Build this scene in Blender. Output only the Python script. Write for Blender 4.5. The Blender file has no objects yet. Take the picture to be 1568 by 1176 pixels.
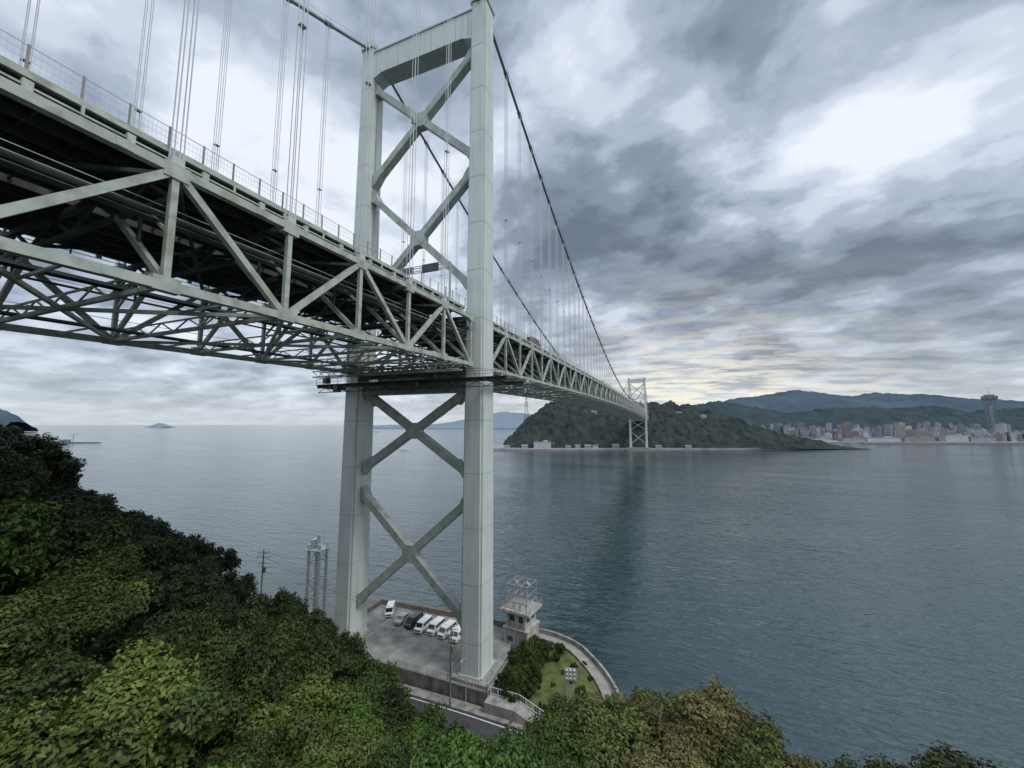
import bpy, math, random
import numpy as np
from mathutils import Vector
R=math.radians
random.seed(7); rng=np.random.default_rng(7)
scene=bpy.context.scene
VIEW=Vector((47.2,-66.0,50.0)); YAW=21.5
FW=Vector((-math.sin(R(YAW)),math.cos(R(YAW)),0)); RT=Vector((math.cos(R(YAW)),math.sin(R(YAW)),0))
def site(s,d,z=0.0):
    """camera-aligned grid: s metres right, d metres ahead, mostly taken from image pixels"""
    p=VIEW+RT*s+FW*d
    return Vector((p.x,p.y,z))
# ---------------------------------------------------------------- materials
def mat(name,col,rough=0.6,var=0.0,vscale=1.0,bump=0.0,bscale=5.0,metal=0.0,spec=0.5,col2=None,detail=6):
    m=bpy.data.materials.new(name); m.use_nodes=True
    nt=m.node_tree; N=nt.nodes; L=nt.links; b=N["Principled BSDF"]
    b.inputs["Roughness"].default_value=rough; b.inputs["Metallic"].default_value=metal
    b.inputs["Specular IOR Level"].default_value=spec
    g=N.new("ShaderNodeNewGeometry")
    n=N.new("ShaderNodeTexNoise"); n.inputs["Scale"].default_value=vscale; n.inputs["Detail"].default_value=detail
    L.new(g.outputs["Position"],n.inputs["Vector"])
    r=N.new("ShaderNodeValToRGB"); L.new(n.outputs["Fac"],r.inputs["Fac"])
    c2=col2 if col2 else tuple(c*(1-var) for c in col); c1=col if col2 else tuple(min(1,c*(1+var)) for c in col)
    r.color_ramp.elements[0].position=0.35; r.color_ramp.elements[1].position=0.65
    r.color_ramp.elements[0].color=(*c2,1); r.color_ramp.elements[1].color=(*c1,1)
    L.new(r.outputs["Color"],b.inputs["Base Color"])
    if bump>0:
        n2=N.new("ShaderNodeTexNoise"); n2.inputs["Scale"].default_value=bscale; n2.inputs["Detail"].default_value=5
        L.new(g.outputs["Position"],n2.inputs["Vector"])
        bp=N.new("ShaderNodeBump"); bp.inputs["Strength"].default_value=0.8; bp.inputs["Distance"].default_value=bump
        L.new(n2.outputs["Fac"],bp.inputs["Height"]); L.new(bp.outputs["Normal"],b.inputs["Normal"])
    return m
def streaky(m,lo=(0.86,0.86,0.82),sc=(2.2,2.2,0.05),p0=.3,p1=.6):
    nt=m.node_tree;N=nt.nodes;L=nt.links;b=N["Principled BSDF"]
    src=b.inputs["Base Color"].links[0].from_socket
    g=N.new("ShaderNodeNewGeometry"); mp=N.new("ShaderNodeMapping"); mp.inputs["Scale"].default_value=sc
    L.new(g.outputs["Position"],mp.inputs["Vector"])
    n=N.new("ShaderNodeTexNoise"); n.inputs["Scale"].default_value=1.0; n.inputs["Detail"].default_value=8
    L.new(mp.outputs[0],n.inputs["Vector"])
    r=N.new("ShaderNodeValToRGB"); r.color_ramp.elements[0].position=p0; r.color_ramp.elements[1].position=p1
    r.color_ramp.elements[0].color=(*lo,1); r.color_ramp.elements[1].color=(1,1,1,1)
    L.new(n.outputs["Fac"],r.inputs["Fac"])
    mx=N.new("ShaderNodeMixRGB"); mx.blend_type='MULTIPLY'; mx.inputs[0].default_value=1
    L.new(src,mx.inputs[1]); L.new(r.outputs[0],mx.inputs[2]); L.new(mx.outputs[0],b.inputs["Base Color"])
    return m
M_tower=streaky(mat("tower_paint",(0.58,0.63,0.585),0.5,0.05,0.25))
M_brace=streaky(mat("brace_paint",(0.40,0.445,0.40),0.55,0.10,0.6),(.70,.68,.60),(.8,.8,.5))
M_seam=mat("seam_paint",(0.38,0.42,0.39),0.6,0.1,1)
M_truss=streaky(mat("truss_paint",(0.40,0.445,0.39),0.55,0.12,0.8),(.68,.64,.55),(.9,.9,.9),.32,.52)
M_under=mat("underdeck_steel",(0.065,0.074,0.068),0.7,0.3,0.7)  # grimy deck paint, with the shade beneath the deck put into its colour
M_cable=mat("cable_steel",(0.15,0.17,0.16),0.5,0.1,1)
M_rope=mat("hanger_rope",(0.50,0.53,0.53),0.5,0.05,1)
M_asph=mat("asphalt",(0.055,0.056,0.058),0.85,0.2,1.5,0.01,20)
M_conc=streaky(mat("concrete",(0.32,0.31,0.28),0.85,0.22,0.5,0.02,6),(.6,.58,.53),(1,1,.25))
M_lot=mat("parking_concrete",(0.25,0.245,0.225),0.9,0.35,0.3,0.01,8,detail=9)
M_concd=streaky(mat("weathered_concrete",(0.19,0.18,0.165),0.9,0.35,0.6,0.03,4),(.5,.48,.42),(1,1,.2))
M_white=mat("white_paint",(0.78,0.79,0.78),0.4,0.03,1)
M_line=mat("road_line",(0.7,0.7,0.68),0.7,0.1,3)
M_dark=mat("dark_steel",(0.05,0.052,0.055),0.5,0.1,1)
M_galv=mat("galvanised_steel",(0.42,0.44,0.45),0.45,0.1,2,metal=0.3)
M_glass=mat("dark_glass",(0.02,0.025,0.03),0.08,0.05,1,spec=0.8)
M_tyre=mat("tyre",(0.02,0.02,0.02),0.9)
M_soil=mat("hillside_soil",(0.030,0.040,0.018),0.95,0.4,0.5,0.1,2)
M_grass=mat("rough_grass",(0.15,0.155,0.045),0.95,0,0.5,0.2,2.2,col2=(0.05,0.085,0.02),detail=9)
M_bark=mat("bark",(0.09,0.075,0.055),0.9,0.3,3,0.03,12)
M_fence=mat("fence_paint",(0.50,0.54,0.52),0.5,0.05,1)
M_red=mat("red_paint",(0.14,0.04,0.035),0.4,0.1,1)
M_black=mat("black_paint",(0.015,0.016,0.018),0.2,0.1,1)
M_silver=mat("silver_paint",(0.35,0.37,0.38),0.3,0.05,1,metal=0.4)
M_blue=mat("blue_sheet",(0.05,0.12,0.24),0.6,0.1,1)
# ---------------------------------------------------------------- mesh builder
class MB:
    def __init__(s): s.v=[];s.f=[];s.m=[]
    def box(s,c,d,m=0,yaw=0.0):
        n=len(s.v);ca,sa=math.cos(yaw),math.sin(yaw)
        for z in(-.5,.5):
            for x,y in((-.5,-.5),(.5,-.5),(.5,.5),(-.5,.5)):
                X,Y=x*d[0],y*d[1]; s.v.append((c[0]+X*ca-Y*sa,c[1]+X*sa+Y*ca,c[2]+z*d[2]))
        for q in((3,2,1,0),(4,5,6,7),(0,1,5,4),(1,2,6,5),(2,3,7,6),(3,0,4,7)): s.f.append(tuple(n+i for i in q));s.m.append(m)
    def beam(s,p,q,w,h=None,m=0):
        h=h or w; p=Vector(p);q=Vector(q);d=(q-p)
        if d.length<1e-6:return
        d.normalize(); up=Vector((0,0,1))
        if abs(d.z)>0.98: up=Vector((0,1,0))
        a=d.cross(up).normalized(); b=a.cross(d).normalized(); n=len(s.v)
        for e in(p,q):
            for x,y in((-.5,-.5),(.5,-.5),(.5,.5),(-.5,.5)):
                t=e+a*(x*w)+b*(y*h); s.v.append(tuple(t))
        for k in((3,2,1,0),(4,5,6,7),(0,1,5,4),(1,2,6,5),(2,3,7,6),(3,0,4,7)): s.f.append(tuple(n+i for i in k));s.m.append(m)
    def cyl(s,p,q,r0,r1=None,n=8,m=0,cap=True):
        r1=r0 if r1 is None else r1; p=Vector(p);q=Vector(q);d=(q-p).normalized(); up=Vector((0,0,1))
        if abs(d.z)>0.98: up=Vector((0,1,0))
        a=d.cross(up).normalized(); b=a.cross(d).normalized(); k=len(s.v)
        for e,r in((p,r0),(q,r1)):
            for i in range(n):
                t=2*math.pi*i/n; s.v.append(tuple(e+a*(r*math.cos(t))+b*(r*math.sin(t))))
        for i in range(n): j=(i+1)%n; s.f.append((k+i,k+j,k+n+j,k+n+i));s.m.append(m)
        if cap: s.f.append(tuple(k+n-1-i for i in range(n)));s.m.append(m);s.f.append(tuple(k+n+i for i in range(n)));s.m.append(m)
    def prism(s,poly,z0,z1,m=0,mt=None):
        n=len(s.v);k=len(poly)
        for z in(z0,z1):
            for p in poly: s.v.append((p[0],p[1],z))
        for i in range(k): j=(i+1)%k; s.f.append((n+i,n+j,n+k+j,n+k+i));s.m.append(m)
        s.f.append(tuple(n+k+i for i in range(k)));s.m.append(m if mt is None else mt)
        s.f.append(tuple(n+k-1-i for i in range(k)));s.m.append(m)
    def loft(s,secs,m=0):
        n=len(s.v);k=len(secs[0])
        for sec in secs: s.v.extend(sec)
        for a in range(len(secs)-1):
            for i in range(k): j=(i+1)%k; s.f.append((n+a*k+i,n+a*k+j,n+(a+1)*k+j,n+(a+1)*k+i));s.m.append(m)
        s.f.append(tuple(n+k-1-i for i in range(k)));s.m.append(m)
        e=n+(len(secs)-1)*k; s.f.append(tuple(e+i for i in range(k)));s.m.append(m)
    def mesh(s,name,mats):
        me=bpy.data.meshes.new(name); me.from_pydata(s.v,[],s.f)
        for mm in mats: me.materials.append(mm)
        me.polygons.foreach_set("material_index",s.m); me.update(); return me
    def obj(s,name,mats,parent=None,loc=(0,0,0),rz=0,smooth=False):
        me=s.mesh(name,mats); o=bpy.data.objects.new(name,me); scene.collection.objects.link(o)
        o.location=loc;o.rotation_euler=(0,0,rz)
        if parent:o.parent=parent
        if smooth: me.polygons.foreach_set("use_smooth",[True]*len(me.polygons))
        return o
def empty(name,loc=(0,0,0)):
    o=bpy.data.objects.new(name,None); scene.collection.objects.link(o); o.location=loc; o.empty_display_size=1; return o
def npmesh(name,V,F,mats,mi=None,smooth=False):
    me=bpy.data.meshes.new(name); k=F.shape[1]
    me.vertices.add(len(V)); me.vertices.foreach_set("co",V.astype(np.float32).ravel())
    me.loops.add(F.size); me.loops.foreach_set("vertex_index",F.astype(np.int32).ravel())
    me.polygons.add(len(F)); me.polygons.foreach_set("loop_start",np.arange(0,F.size,k,dtype=np.int32))
    for m in mats: me.materials.append(m)
    if mi is not None: me.polygons.foreach_set("material_index",mi.astype(np.int32))
    if smooth: me.polygons.foreach_set("use_smooth",np.ones(len(F),dtype=bool))
    me.update(calc_edges=True); me.validate(); return me
# ================================================================ BRIDGE
bridge=empty("suspension_bridge")
XT=14.5; ZT0=69.8; H=8.7; SPAN=712.0; SIDE=178.0
def ztop(y):
    if y<0: return ZT0+0.026*y
    if y>SPAN: return ZT0-0.026*(y-SPAN)
    t=(y-356)/356; return ZT0+4.6*(1-t*t)
near=[-3.9-9.3*k for k in range(19)]
n_main=76; stp=(SPAN-7.8)/n_main
main=[3.9+stp*k for k in range(n_main+1)]
far=[SPAN+3.9+9.3*k for k in range(19)]
tr=MB(); un=MB(); dk=MB(); rl=MB()
DZ=.45
for span in(near,main,far):
    for k,y in enumerate(span):
        zt=ztop(y);zb=zt-H
        close = y<120
        for sx in(-1,1):
            x=sx*XT
            tr.beam((x,y,zb+.4),(x,y,zt-.4),.42,.46)
            tr.box((x,y,zt-.15),(.66,1.6,1.1)); tr.box((x,y,zb+.1),(.66,1.7,1.05))
            if k+1<len(span):
                y2=span[k+1];zt2=ztop(y2);zb2=zt2-H
                tr.beam((x,y,zt),(x,y2,zt2),.60,.66); tr.beam((x,y,zb),(x,y2,zb2),.64,.68)
                if k%2==0: tr.beam((x,y,zb),(x,y2,zt2),.50,.55)
                else: tr.beam((x,y,zt),(x,y2,zb2),.50,.55)
                f=.32; tr.box((x,y+(y2-y)*f,zt+(zt2-zt)*f),(.67,.9,.60)); tr.box((x,y+(y2-y)*f,zb+(zb2-zb)*f),(.71,.9,.62))
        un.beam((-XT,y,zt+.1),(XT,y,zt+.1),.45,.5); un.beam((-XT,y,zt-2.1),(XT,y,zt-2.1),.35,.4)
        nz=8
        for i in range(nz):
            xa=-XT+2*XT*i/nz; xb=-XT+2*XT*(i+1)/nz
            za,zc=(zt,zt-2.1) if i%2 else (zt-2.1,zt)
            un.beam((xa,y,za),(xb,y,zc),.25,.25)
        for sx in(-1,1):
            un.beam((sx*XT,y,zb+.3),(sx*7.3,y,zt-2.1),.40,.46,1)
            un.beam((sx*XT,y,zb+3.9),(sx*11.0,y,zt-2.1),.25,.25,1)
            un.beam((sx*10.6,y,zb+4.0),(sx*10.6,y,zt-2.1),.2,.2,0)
        tr.beam((-XT,y,zb+.05),(XT,y,zb+.05),.34,.36)
        if close:
            tr.beam((-XT,y,zb+1.25),(XT,y,zb+1.25),.16,.16)
            for i in range(12):
                xa=-XT+2*XT*i/12; xb=-XT+2*XT*(i+1)/12
                tr.beam((xa,y,zb+(.1 if i%2 else 1.25)),(xb,y,zb+(1.25 if i%2 else .1)),.12,.12)
        if k+1<len(span):
            y2=span[k+1];zt2=ztop(y2);zb2=zt2-H; ym=(y+y2)/2; zbm=(zb+zb2)/2
            for sx in(-1,1):
                if k%2==0: tr.beam((sx*XT,y,zb-.05),(0,y2,zb2-.05),.30,.32)
                else: tr.beam((0,y,zb-.05),(sx*XT,y2,zb2-.05),.30,.32)
                if close:
                    tr.beam((sx*XT,ym,zbm),(sx*(XT/2),ym,zbm-.02),.18,.18)
            for xw in(-9.2,9.2):
                for dx in(-.45,.45):
                    un.beam((xw+dx,y,zb+.45),(xw+dx,y2,zb2+.45),.10,.22)
                if close: un.beam((xw+.45,y,zb+1.5),(xw+.45,y2,zb2+1.5),.05,.05)
                un.beam((xw,y,zb+.58),(xw,y2,zb2+.58),.8,.04)
            for sx in(-1,1):
                un.beam((sx*13.0,y,zt-3.6),(sx*13.0,y2,zt2-3.6),.9,.06)
                un.beam((sx*13.5,y,zt-2.5),(sx*13.5,y2,zt2-2.5),.05,.05,1)
                un.beam((sx*13.5,y,zt-3.0),(sx*13.5,y2,zt2-3.0),.05,.05,1)
                un.cyl((sx*12.2,y,zt-2.7),(sx*12.2,y2,zt2-2.7),.22,.22,6,0,False)
                un.cyl((sx*11.2,y,zt-2.9),(sx*11.2,y2,zt2-2.9),.16,.16,6,0,False)
                un.beam((sx*XT,y,zt-.3),(0,y2,zt2-.3),.3,.3) if k%2 else un.beam((0,y,zt-.3),(sx*XT,y2,zt2-.3),.3,.3)
            for xd in(-6.8,6.8):
                dk.beam((xd,y,zt+1.45+DZ),(xd,y2,zt2+1.45+DZ),12.6,.26,0)
                dk.beam((xd,y,zt+1.62+DZ),(xd,y2,zt2+1.62+DZ),11.8,.07,1)
            for xs in(-12.6,-10.2,-7.8,-5.4,-3.0,-.9,.9,3.0,5.4,7.8,10.2,12.6):
                un.beam((xs,y,zt+.83+DZ),(xs,y2,zt2+.83+DZ),.26,.95)
            for q in range(4):
                yy=y+(y2-y)*(q+.5)/4; zz=zt+(zt2-zt)*(q+.5)/4
                if close: un.beam((-13,yy,zz+.95+DZ),(13,yy,zz+.95+DZ),.15,.5)
            for sx in(-1,1):
                dk.beam((sx*13.3,y,zt+1.62+DZ),(sx*13.3,y2,zt2+1.62+DZ),.22,.46,2)
                if close:
                    dk.beam((sx*13.75,y,zt+1.10),(sx*13.75,y2,zt2+1.10),.10,.12,2)
                    dk.beam((sx*13.95,y,zt+.72),(sx*13.95,y2,zt2+.72),.07,.07,2)
                rls=((1.85,.04),(.95,.014),(1.4,.014)) if close else ((1.85,.05),(.95,.03))
                for hh,ww in rls:
                    rl.beam((sx*13.3,y,zt+1.53+hh+DZ),(sx*13.3,y2,zt2+1.53+hh+DZ),ww,ww)
                nn=4 if close else 2
                for q in range(nn):
                    yy=y+(y2-y)*q/nn; zz=zt+(zt2-zt)*q/nn
                    rl.beam((sx*13.3,yy,zz+1.8+DZ),(sx*13.3,yy,zz+3.45+DZ),.10,.12,1)
                    if close: dk.box((sx*13.75,yy,zz+1.05),(.3,.45,.75),2) if q%2 else dk.beam((sx*13.62,yy,zz+.3),(sx*13.62,yy,zz+1.8),.12,.16,2)
                    if y<20:
                        for j in range(1,9):
                            yj=yy+(y2-y)/nn*j/9; zj=zz+(zt2-zt)/nn*j/9
                            rl.beam((sx*13.3,yj,zj+1.85+DZ),(sx*13.3,yj,zj+3.35+DZ),.009,.009)
tr.obj("stiffening_truss",[M_truss],bridge)
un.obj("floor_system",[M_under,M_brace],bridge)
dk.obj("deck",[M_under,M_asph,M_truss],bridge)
M_post=mat("rail_post",(0.26,0.24,0.22),0.6,0.1,2)
rl.obj("railing",[M_galv,M_post],bridge)
ZC=139.2; SAG=61.5
def zc(y):
    if y<0: t=-y/SIDE; return ZC-67*t-4*6.0*t*(1-t)
    if y>SPAN: t=(y-SPAN)/SIDE; return ZC-67*t-4*6.0*t*(1-t)
    t=y/SPAN; return ZC-4*SAG*t*(1-t)
cb=MB(); hg=MB()
ys=[-SIDE+SIDE*i/24 for i in range(24)]+[SPAN*i/80 for i in range(81)]+[SPAN+SIDE*(i+1)/24 for i in range(24)]
for sx in(-1,1):
    x=sx*XT
    for a,b in zip(ys[:-1],ys[1:]):
        cb.cyl((x,a,zc(a)),(x,b,zc(b)),.34,.34,10,0,False)
        for dx in(-.45,.45): cb.beam((x+dx,a,zc(a)+1.15),(x+dx,b,zc(b)+1.15),.04,.04)
    for span in(near,main,far):
        for k,y in enumerate(span):
            if k==0 or (span is main and k==n_main): continue
            z0=ztop(y)+.4; z1=zc(y)
            sl=(zc(y+.5)-zc(y-.5))
            cb.cyl((x,y-.8,z1-.8*sl),(x,y+.8,z1+.8*sl),.47,.47,10)
            for dx in(-.45,.45): cb.beam((x+dx,y,z1),(x+dx,y,z1+1.15),.05,.05)
            if z1-z0<1: continue
            rr=.048 if y<80 else .06
            for dy in(-.3,.3):
                for dx in((-.26,.26) if y<200 else (0,)):
                    hg.cyl((x+dx,y+dy,z0),(x+dx,y+dy,z1),rr,rr,5,0,False)
            hg.box((x,y,z0+.3),(.6,.8,.6))
            if z1-z0>25:
                hg.box((x,y,z0+(z1-z0)*.42),(.58,.66,.08))
cb.obj("main_cables",[M_cable],bridge);hg.obj("hangers",[M_rope],bridge)
def tower_mesh():
    t=MB(); ZB=6.3; ZTP=137.9
    def sec(cx,z,e=0.0):
        f=(z-ZB)/(ZTP-ZB); wx=(4.1-.8*f)/2+e; wy=(5.7-1.4*f)/2+e; n=.38
        return [(cx-wx+n,-wy,z),(cx+wx-n,-wy,z),(cx+wx-n,-wy+n,z),(cx+wx,-wy+n,z),(cx+wx,wy-n,z),(cx+wx-n,wy-n,z),(cx+wx-n,wy,z),(cx-wx+n,wy,z),(cx-wx+n,wy-n,z),(cx-wx,wy-n,z),(cx-wx,-wy+n,z),(cx-wx+n,-wy+n,z)]
    for sx in(-1,1):
        cx=sx*XT
        t.loft([sec(cx,ZB),sec(cx,ZTP)],0)
        z=ZB+6
        while z<ZTP-4:
            t.loft([sec(cx,z,.018),sec(cx,z+.14,.018)],2); z+=9.6
        t.loft([sec(cx,ZB,.35),sec(cx,ZB+.9,.35)],2)
        t.loft([sec(cx,ZTP,.25),sec(cx,ZTP+.35,.25)],1)
        s=[]
        for i in range(13):
            a=math.pi*i/12; s.append((cx-1.0,-1.9*math.cos(a),ZTP+.35+2.3*math.sin(a)))
        s2=[(cx+1.0,p[1],p[2]) for p in s]; t.loft([s,s2],1)
        for dy in(-2.3,2.3):
            for dx in(-1.8,0,1.8): t.beam((cx+dx,dy,ZTP+.3),(cx+dx,dy,ZTP+1.5),.06,.06,1)
            t.beam((cx-1.8,dy,ZTP+1.5),(cx+1.8,dy,ZTP+1.5),.06,.06,1); t.beam((cx-1.8,dy,ZTP+.9),(cx+1.8,dy,ZTP+.9),.06,.06,1)
        t.beam((cx-sx*2.15,.0,62),(cx-sx*1.85,0,136),.12,.5,2)
    xi=XT-1.6
    t.loft([[(-xi,y,130.1) ,(-xi,y,136.6),(xi,y,136.6),(xi,y,130.1),(xi-2.2,y,130.9),(-xi+2.2,y,130.9)] for y in(-1.75,1.75)],0)
    t.box((0,0,136.75),(2*xi,3.9,.3),2); t.box((0,0,130.85),(2*xi-4.4,3.8,.14),2)
    for i in range(-4,5): t.box((i*3,0,133.8),(.1,3.56,5.4),2)
    for z1,z0 in((128.2,105.0),(101.5,77.0),(57.0,40.5),(36.0,14.0)):
        zm=(z0+z1)/2; w=1.4
        for sx in(-1,1):
            t.beam((sx*xi,0,z1),(-sx*xi,0,z0),1.7 if sx>0 else 1.67,w,1)
            for f in(.25,.75):
                p=Vector((sx*xi,0,z1)).lerp(Vector((-sx*xi,0,z0)),f); q=Vector((sx*xi,0,z1)).lerp(Vector((-sx*xi,0,z0)),f+.05); t.beam(p,q,1.74,w+.05,2)
        pts=[(-1.6,-1.0),(-.85,-1.6),(.85,-1.6),(1.6,-1.0),(1.6,1.0),(.85,1.6),(-.85,1.6),(-1.6,1.0)]
        t.loft([[(a,y,zm+b) for a,b in pts] for y in(-.9,.9)],1)
        for sx in(-1,1):
            for ze,sg in((z1,-1),(z0,1)):
                q=[(sx*(xi+.2),ze-1.6),(sx*(xi+.2),ze+1.6),(sx*(xi-1.3),ze+1.0+sg*.6),(sx*(xi-2.6),ze+sg*2.4+.5),(sx*(xi-2.6),ze+sg*2.4-.8),(sx*(xi-1.3),ze-1.0+sg*.6)]
                t.loft([[(a,y,b) for a,b in q] for y in(-.93,.93)],1)
    t.box((0,0,57.4),(2*xi,2.6,2.4),1)
    t.box((0,0,58.75),(2*xi+.4,3.6,.25),1)
    for sx in(-1,1):
        t.box((sx*(xi-1.1),0,59.8),(1.4,3.0,2.2),1)
    return t.mesh("tower",[M_tower,M_brace,M_seam])
tm=tower_mesh()
for nm,y in(("near_tower",0),("far_tower",SPAN)):
    o=bpy.data.objects.new(nm,tm); scene.collection.objects.link(o); o.location=(0,y,0); o.parent=bridge
g=MB()
for y in(-4.3,4.3):
    s_=(1 if y<0 else -1)
    g.box((0,y,58.4),(44,1.3,.12)); 
    for hh in(.6,1.15): g.beam((-22,y-.6*s_,58.4+hh),(22,y-.6*s_,58.4+hh),.06,.06)
    for i in range(23): g.beam((-22+2*i,y-.6*s_,58.2),(-22+2*i,y-.6*s_,59.6),.06,.06)
    g.beam((-22,y,58.0),(22,y,58.0),.25,.6)
    for i in range(22): g.beam((-22+2*i,y,57.7+(i%2)*.9-.9),(-20+2*i,y,57.7+((i+1)%2)*.9-.9),.1)
    g.beam((-22,y,56.8),(22,y,56.8),.14)
for x in(-21.5,-18,18):
    g.box((x,0,58.4),(1.3,9.6,.12)); g.beam((x,-5,58.0),(x,5,58.0),.25,.5)
for x in(-10,-5,0,5,10):
    g.beam((x,-4.3,58),(x,0,56.5),.2,.2); g.beam((x,4.3,58),(x,0,56.5),.2,.2)
for x in np.arange(-13,14,2.6):
    g.beam((x,-4.3,58.4),(x,-4.3,61.0),.09); g.beam((x,-2,60.6),(x,-9,60.9),.12,.2)
for z in(59.9,60.9): g.beam((-14,-4.4,z),(14,-4.4,z),.10,.12)
g.box((0,-2.4,60.1),(25,.3,1.6)); g.box((0,2.4,60.1),(25,.3,1.6))
for sx in(-1,1):
    for y in(-6.5,-9):
        g.box((sx*11,y,60.2),(3.5,1.0,.1)); g.beam((sx*11-1.7,y,60.2),(sx*11-1.7,y,61.6),.07); g.beam((sx*11+1.7,y,60.2),(sx*11+1.7,y,61.6),.07); g.beam((sx*11-1.7,y,61.2),(sx*11+1.7,y,61.2),.05)
for bx,bz,bw in((3,57.4,2.0),(-16,57.4,1.2),(-9,59.2,1.6),(7,59.3,1.8),(-2,59.4,1.2),(-19,59.2,1.0)): g.box((bx,-5.0,bz),(bw,1.1,1.2))
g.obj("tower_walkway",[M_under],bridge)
g=MB()
for y in(-9.5,-11.2):
    z=60.2
    g.beam((-16,y,z),(16,y,z),.16,.2); g.beam((-16,y,z-1.1),(16,y,z-1.1),.16,.2)
    for i in range(20): g.beam((-16+1.6*i,y,z-(1.1 if i%2 else 0)),(-16+1.6*(i+1),y,z-(0 if i%2 else 1.1)),.09)
for i in range(11): g.beam((-16+3.2*i,-9.5,59.1),(-16+3.2*i,-11.2,59.1),.1)
g.obj("maintenance_gantry",[M_brace],bridge)
g=MB()
for y0,y1 in((-214,-176),(SPAN+176,SPAN+220)):
    for sx in(-1,1): g.prism([(sx*18,y0),(sx*18,y1),(sx*10,y1),(sx*10,y0)],-4,72)
    g.prism([(-18,y0+2),(18,y0+2),(18,y1-2),(-18,y1-2)],-4,64)
g.prism([(-22,SPAN-8),(22,SPAN-8),(22,SPAN+9),(-22,SPAN+9)],-3,5.2)
g.prism([(-19,SPAN-5),(19,SPAN-5),(19,SPAN+5),(-19,SPAN+5)],5.2,6.4)
g.obj("anchorages_and_far_pier",[M_conc],bridge)
g=MB(); zg=ztop(-8)+1.7+DZ
for sx in(-13.0,13.0): g.beam((sx,-9,zg),(sx,-9,zg+6.9),.3,.3)
for z in(6.0,6.9):
    for dy in(-.35,.35): g.beam((-13,-9+dy,zg+z),(13,-9+dy,zg+z),.12,.12)
for i in range(20):
    a=-13+1.3*i; g.beam((a,-9.35,zg+(6 if i%2 else 6.9)),(a+1.3,-9.35,zg+(6.9 if i%2 else 6)),.07)
g.box((9.2,-9.5,zg+6.2),(3.4,.25,1.5),1); g.box((4.5,-9.5,zg+6.3),(2.2,.2,1.1),1)
g.obj("overhead_sign_gantry",[M_galv,M_dark])
# ---------------------------------------------------------------- vehicles
def vehicle(name,kind,paint,loc,rz,scale=1):
    g=MB()
    if kind=="van": L,W=4.7,1.75; prof=[(-L/2,.35),(-L/2,1.0),(-L/2+.1,1.92),(-L/2+.3,2.0),(.95,2.0),(1.25,1.93),(1.95,1.12),(L/2-.05,.95),(L/2,.6),(L/2,.35)]
    elif kind=="car": L,W=4.3,1.7; prof=[(-L/2,.3),(-L/2,.9),(-L/2+.35,1.0),(-L/2+.75,1.46),(.2,1.5),(.45,1.44),(1.15,.98),(L/2-.1,.85),(L/2,.6),(L/2,.3)]
    else: L,W=8.5,2.3; prof=[(-L/2,.8),(-L/2,3.2),(L/2-2.3,3.2),(L/2-2.3,2.4),(L/2-.3,2.35),(L/2,1.5),(L/2,.5),(-L/2,.5)]
    secs=[[(p[0]*.97,-W/2*(.90 if p[1]>1.15 else 1.0),.35+(p[1]-.35)*.96) for p in prof],[(p[0],-W/2*.86,p[1]) for p in prof],[(p[0],W/2*.86,p[1]) for p in prof],[(p[0]*.97,W/2*(.90 if p[1]>1.15 else 1.0),.35+(p[1]-.35)*.96) for p in prof]]
    g.loft(secs,0)
    if kind=="van":
        for sy in(-1,1):
            for x0,x1 in((-2.15,-.95),(-.85,.35),(.45,1.3)):
                g.prism([(x0,sy*.80),(x1,sy*.80),(x1,sy*.86),(x0,sy*.86)][::sy],1.18,1.75,1)
        g.beam((1.32,0,1.84),(1.86,0,1.21),1.45,.05,1); g.box((-2.33,0,1.45),(.06,1.4,.5),1)
        g.box((2.36,0,.72),(.05,1.0,.22),1); 
        for sy in(-1,1): g.box((2.35,sy*.68,.82),(.06,.28,.2),3); g.box((1.35,sy*.98,1.25),(.12,.16,.22),0)
    elif kind=="car":
        for sy in(-1,1): g.prism([(-1.35,sy*.76),(.7,sy*.76),(.35,sy*.82),(-1.1,sy*.82)][::sy],1.02,1.36,1); g.box((2.12,sy*.6,.75),(.1,.32,.15),3); g.box((.75,sy*.92,1.0),(.14,.16,.14),0)
        g.beam((.52,0,1.42),(1.1,0,1.02),1.35,.05,1); g.beam((-1.45,0,1.44),(-1.78,0,1.04),1.35,.05,1)
    else:
        g.box((L/2-.12,0,1.9),(.1,2.0,.7),1); g.box((L/2-1.2,0,1.9),(1.3,2.2,.6),1)
    wr=.33 if kind!="truck" else .5
    for x in((-L/2+.85),(L/2-.85)):
        for sy in(-1,1): g.cyl((x,sy*(W/2-.22),wr),(x,sy*(W/2+.01),wr),wr,wr,14,2); g.cyl((x,sy*(W/2),wr),(x,sy*(W/2+.02),wr),wr*.55,wr*.55,10,3)
    return g.obj(name,[paint,M_glass,M_tyre,M_silver],None,loc,rz)
ZP=6.3
for kind,nm,p,x,y,a in(("van","parked_van",M_white,3.1,8.7,-94),("van","parked_van",M_white,.2,9.0,-90),("van","parked_van",M_white,-2.7,8.7,-88),("van","parked_van",M_white,6.1,8.4,-91),("van","parked_van",M_black,-5.6,9.4,-92),("car","parked_car",M_silver,-8.9,9.6,-87),("van","parked_van",M_white,-13.8,11.6,-60)):
    vehicle(nm,kind,p,(x,y,ZP+.004),R(a))
vehicle("freight_truck","truck",M_red,(10.5,46,ztop(46)+1.66+DZ),R(90))
vehicle("freight_truck","truck",M_white,(10.5,190,ztop(190)+1.66+DZ),R(90))
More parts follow.
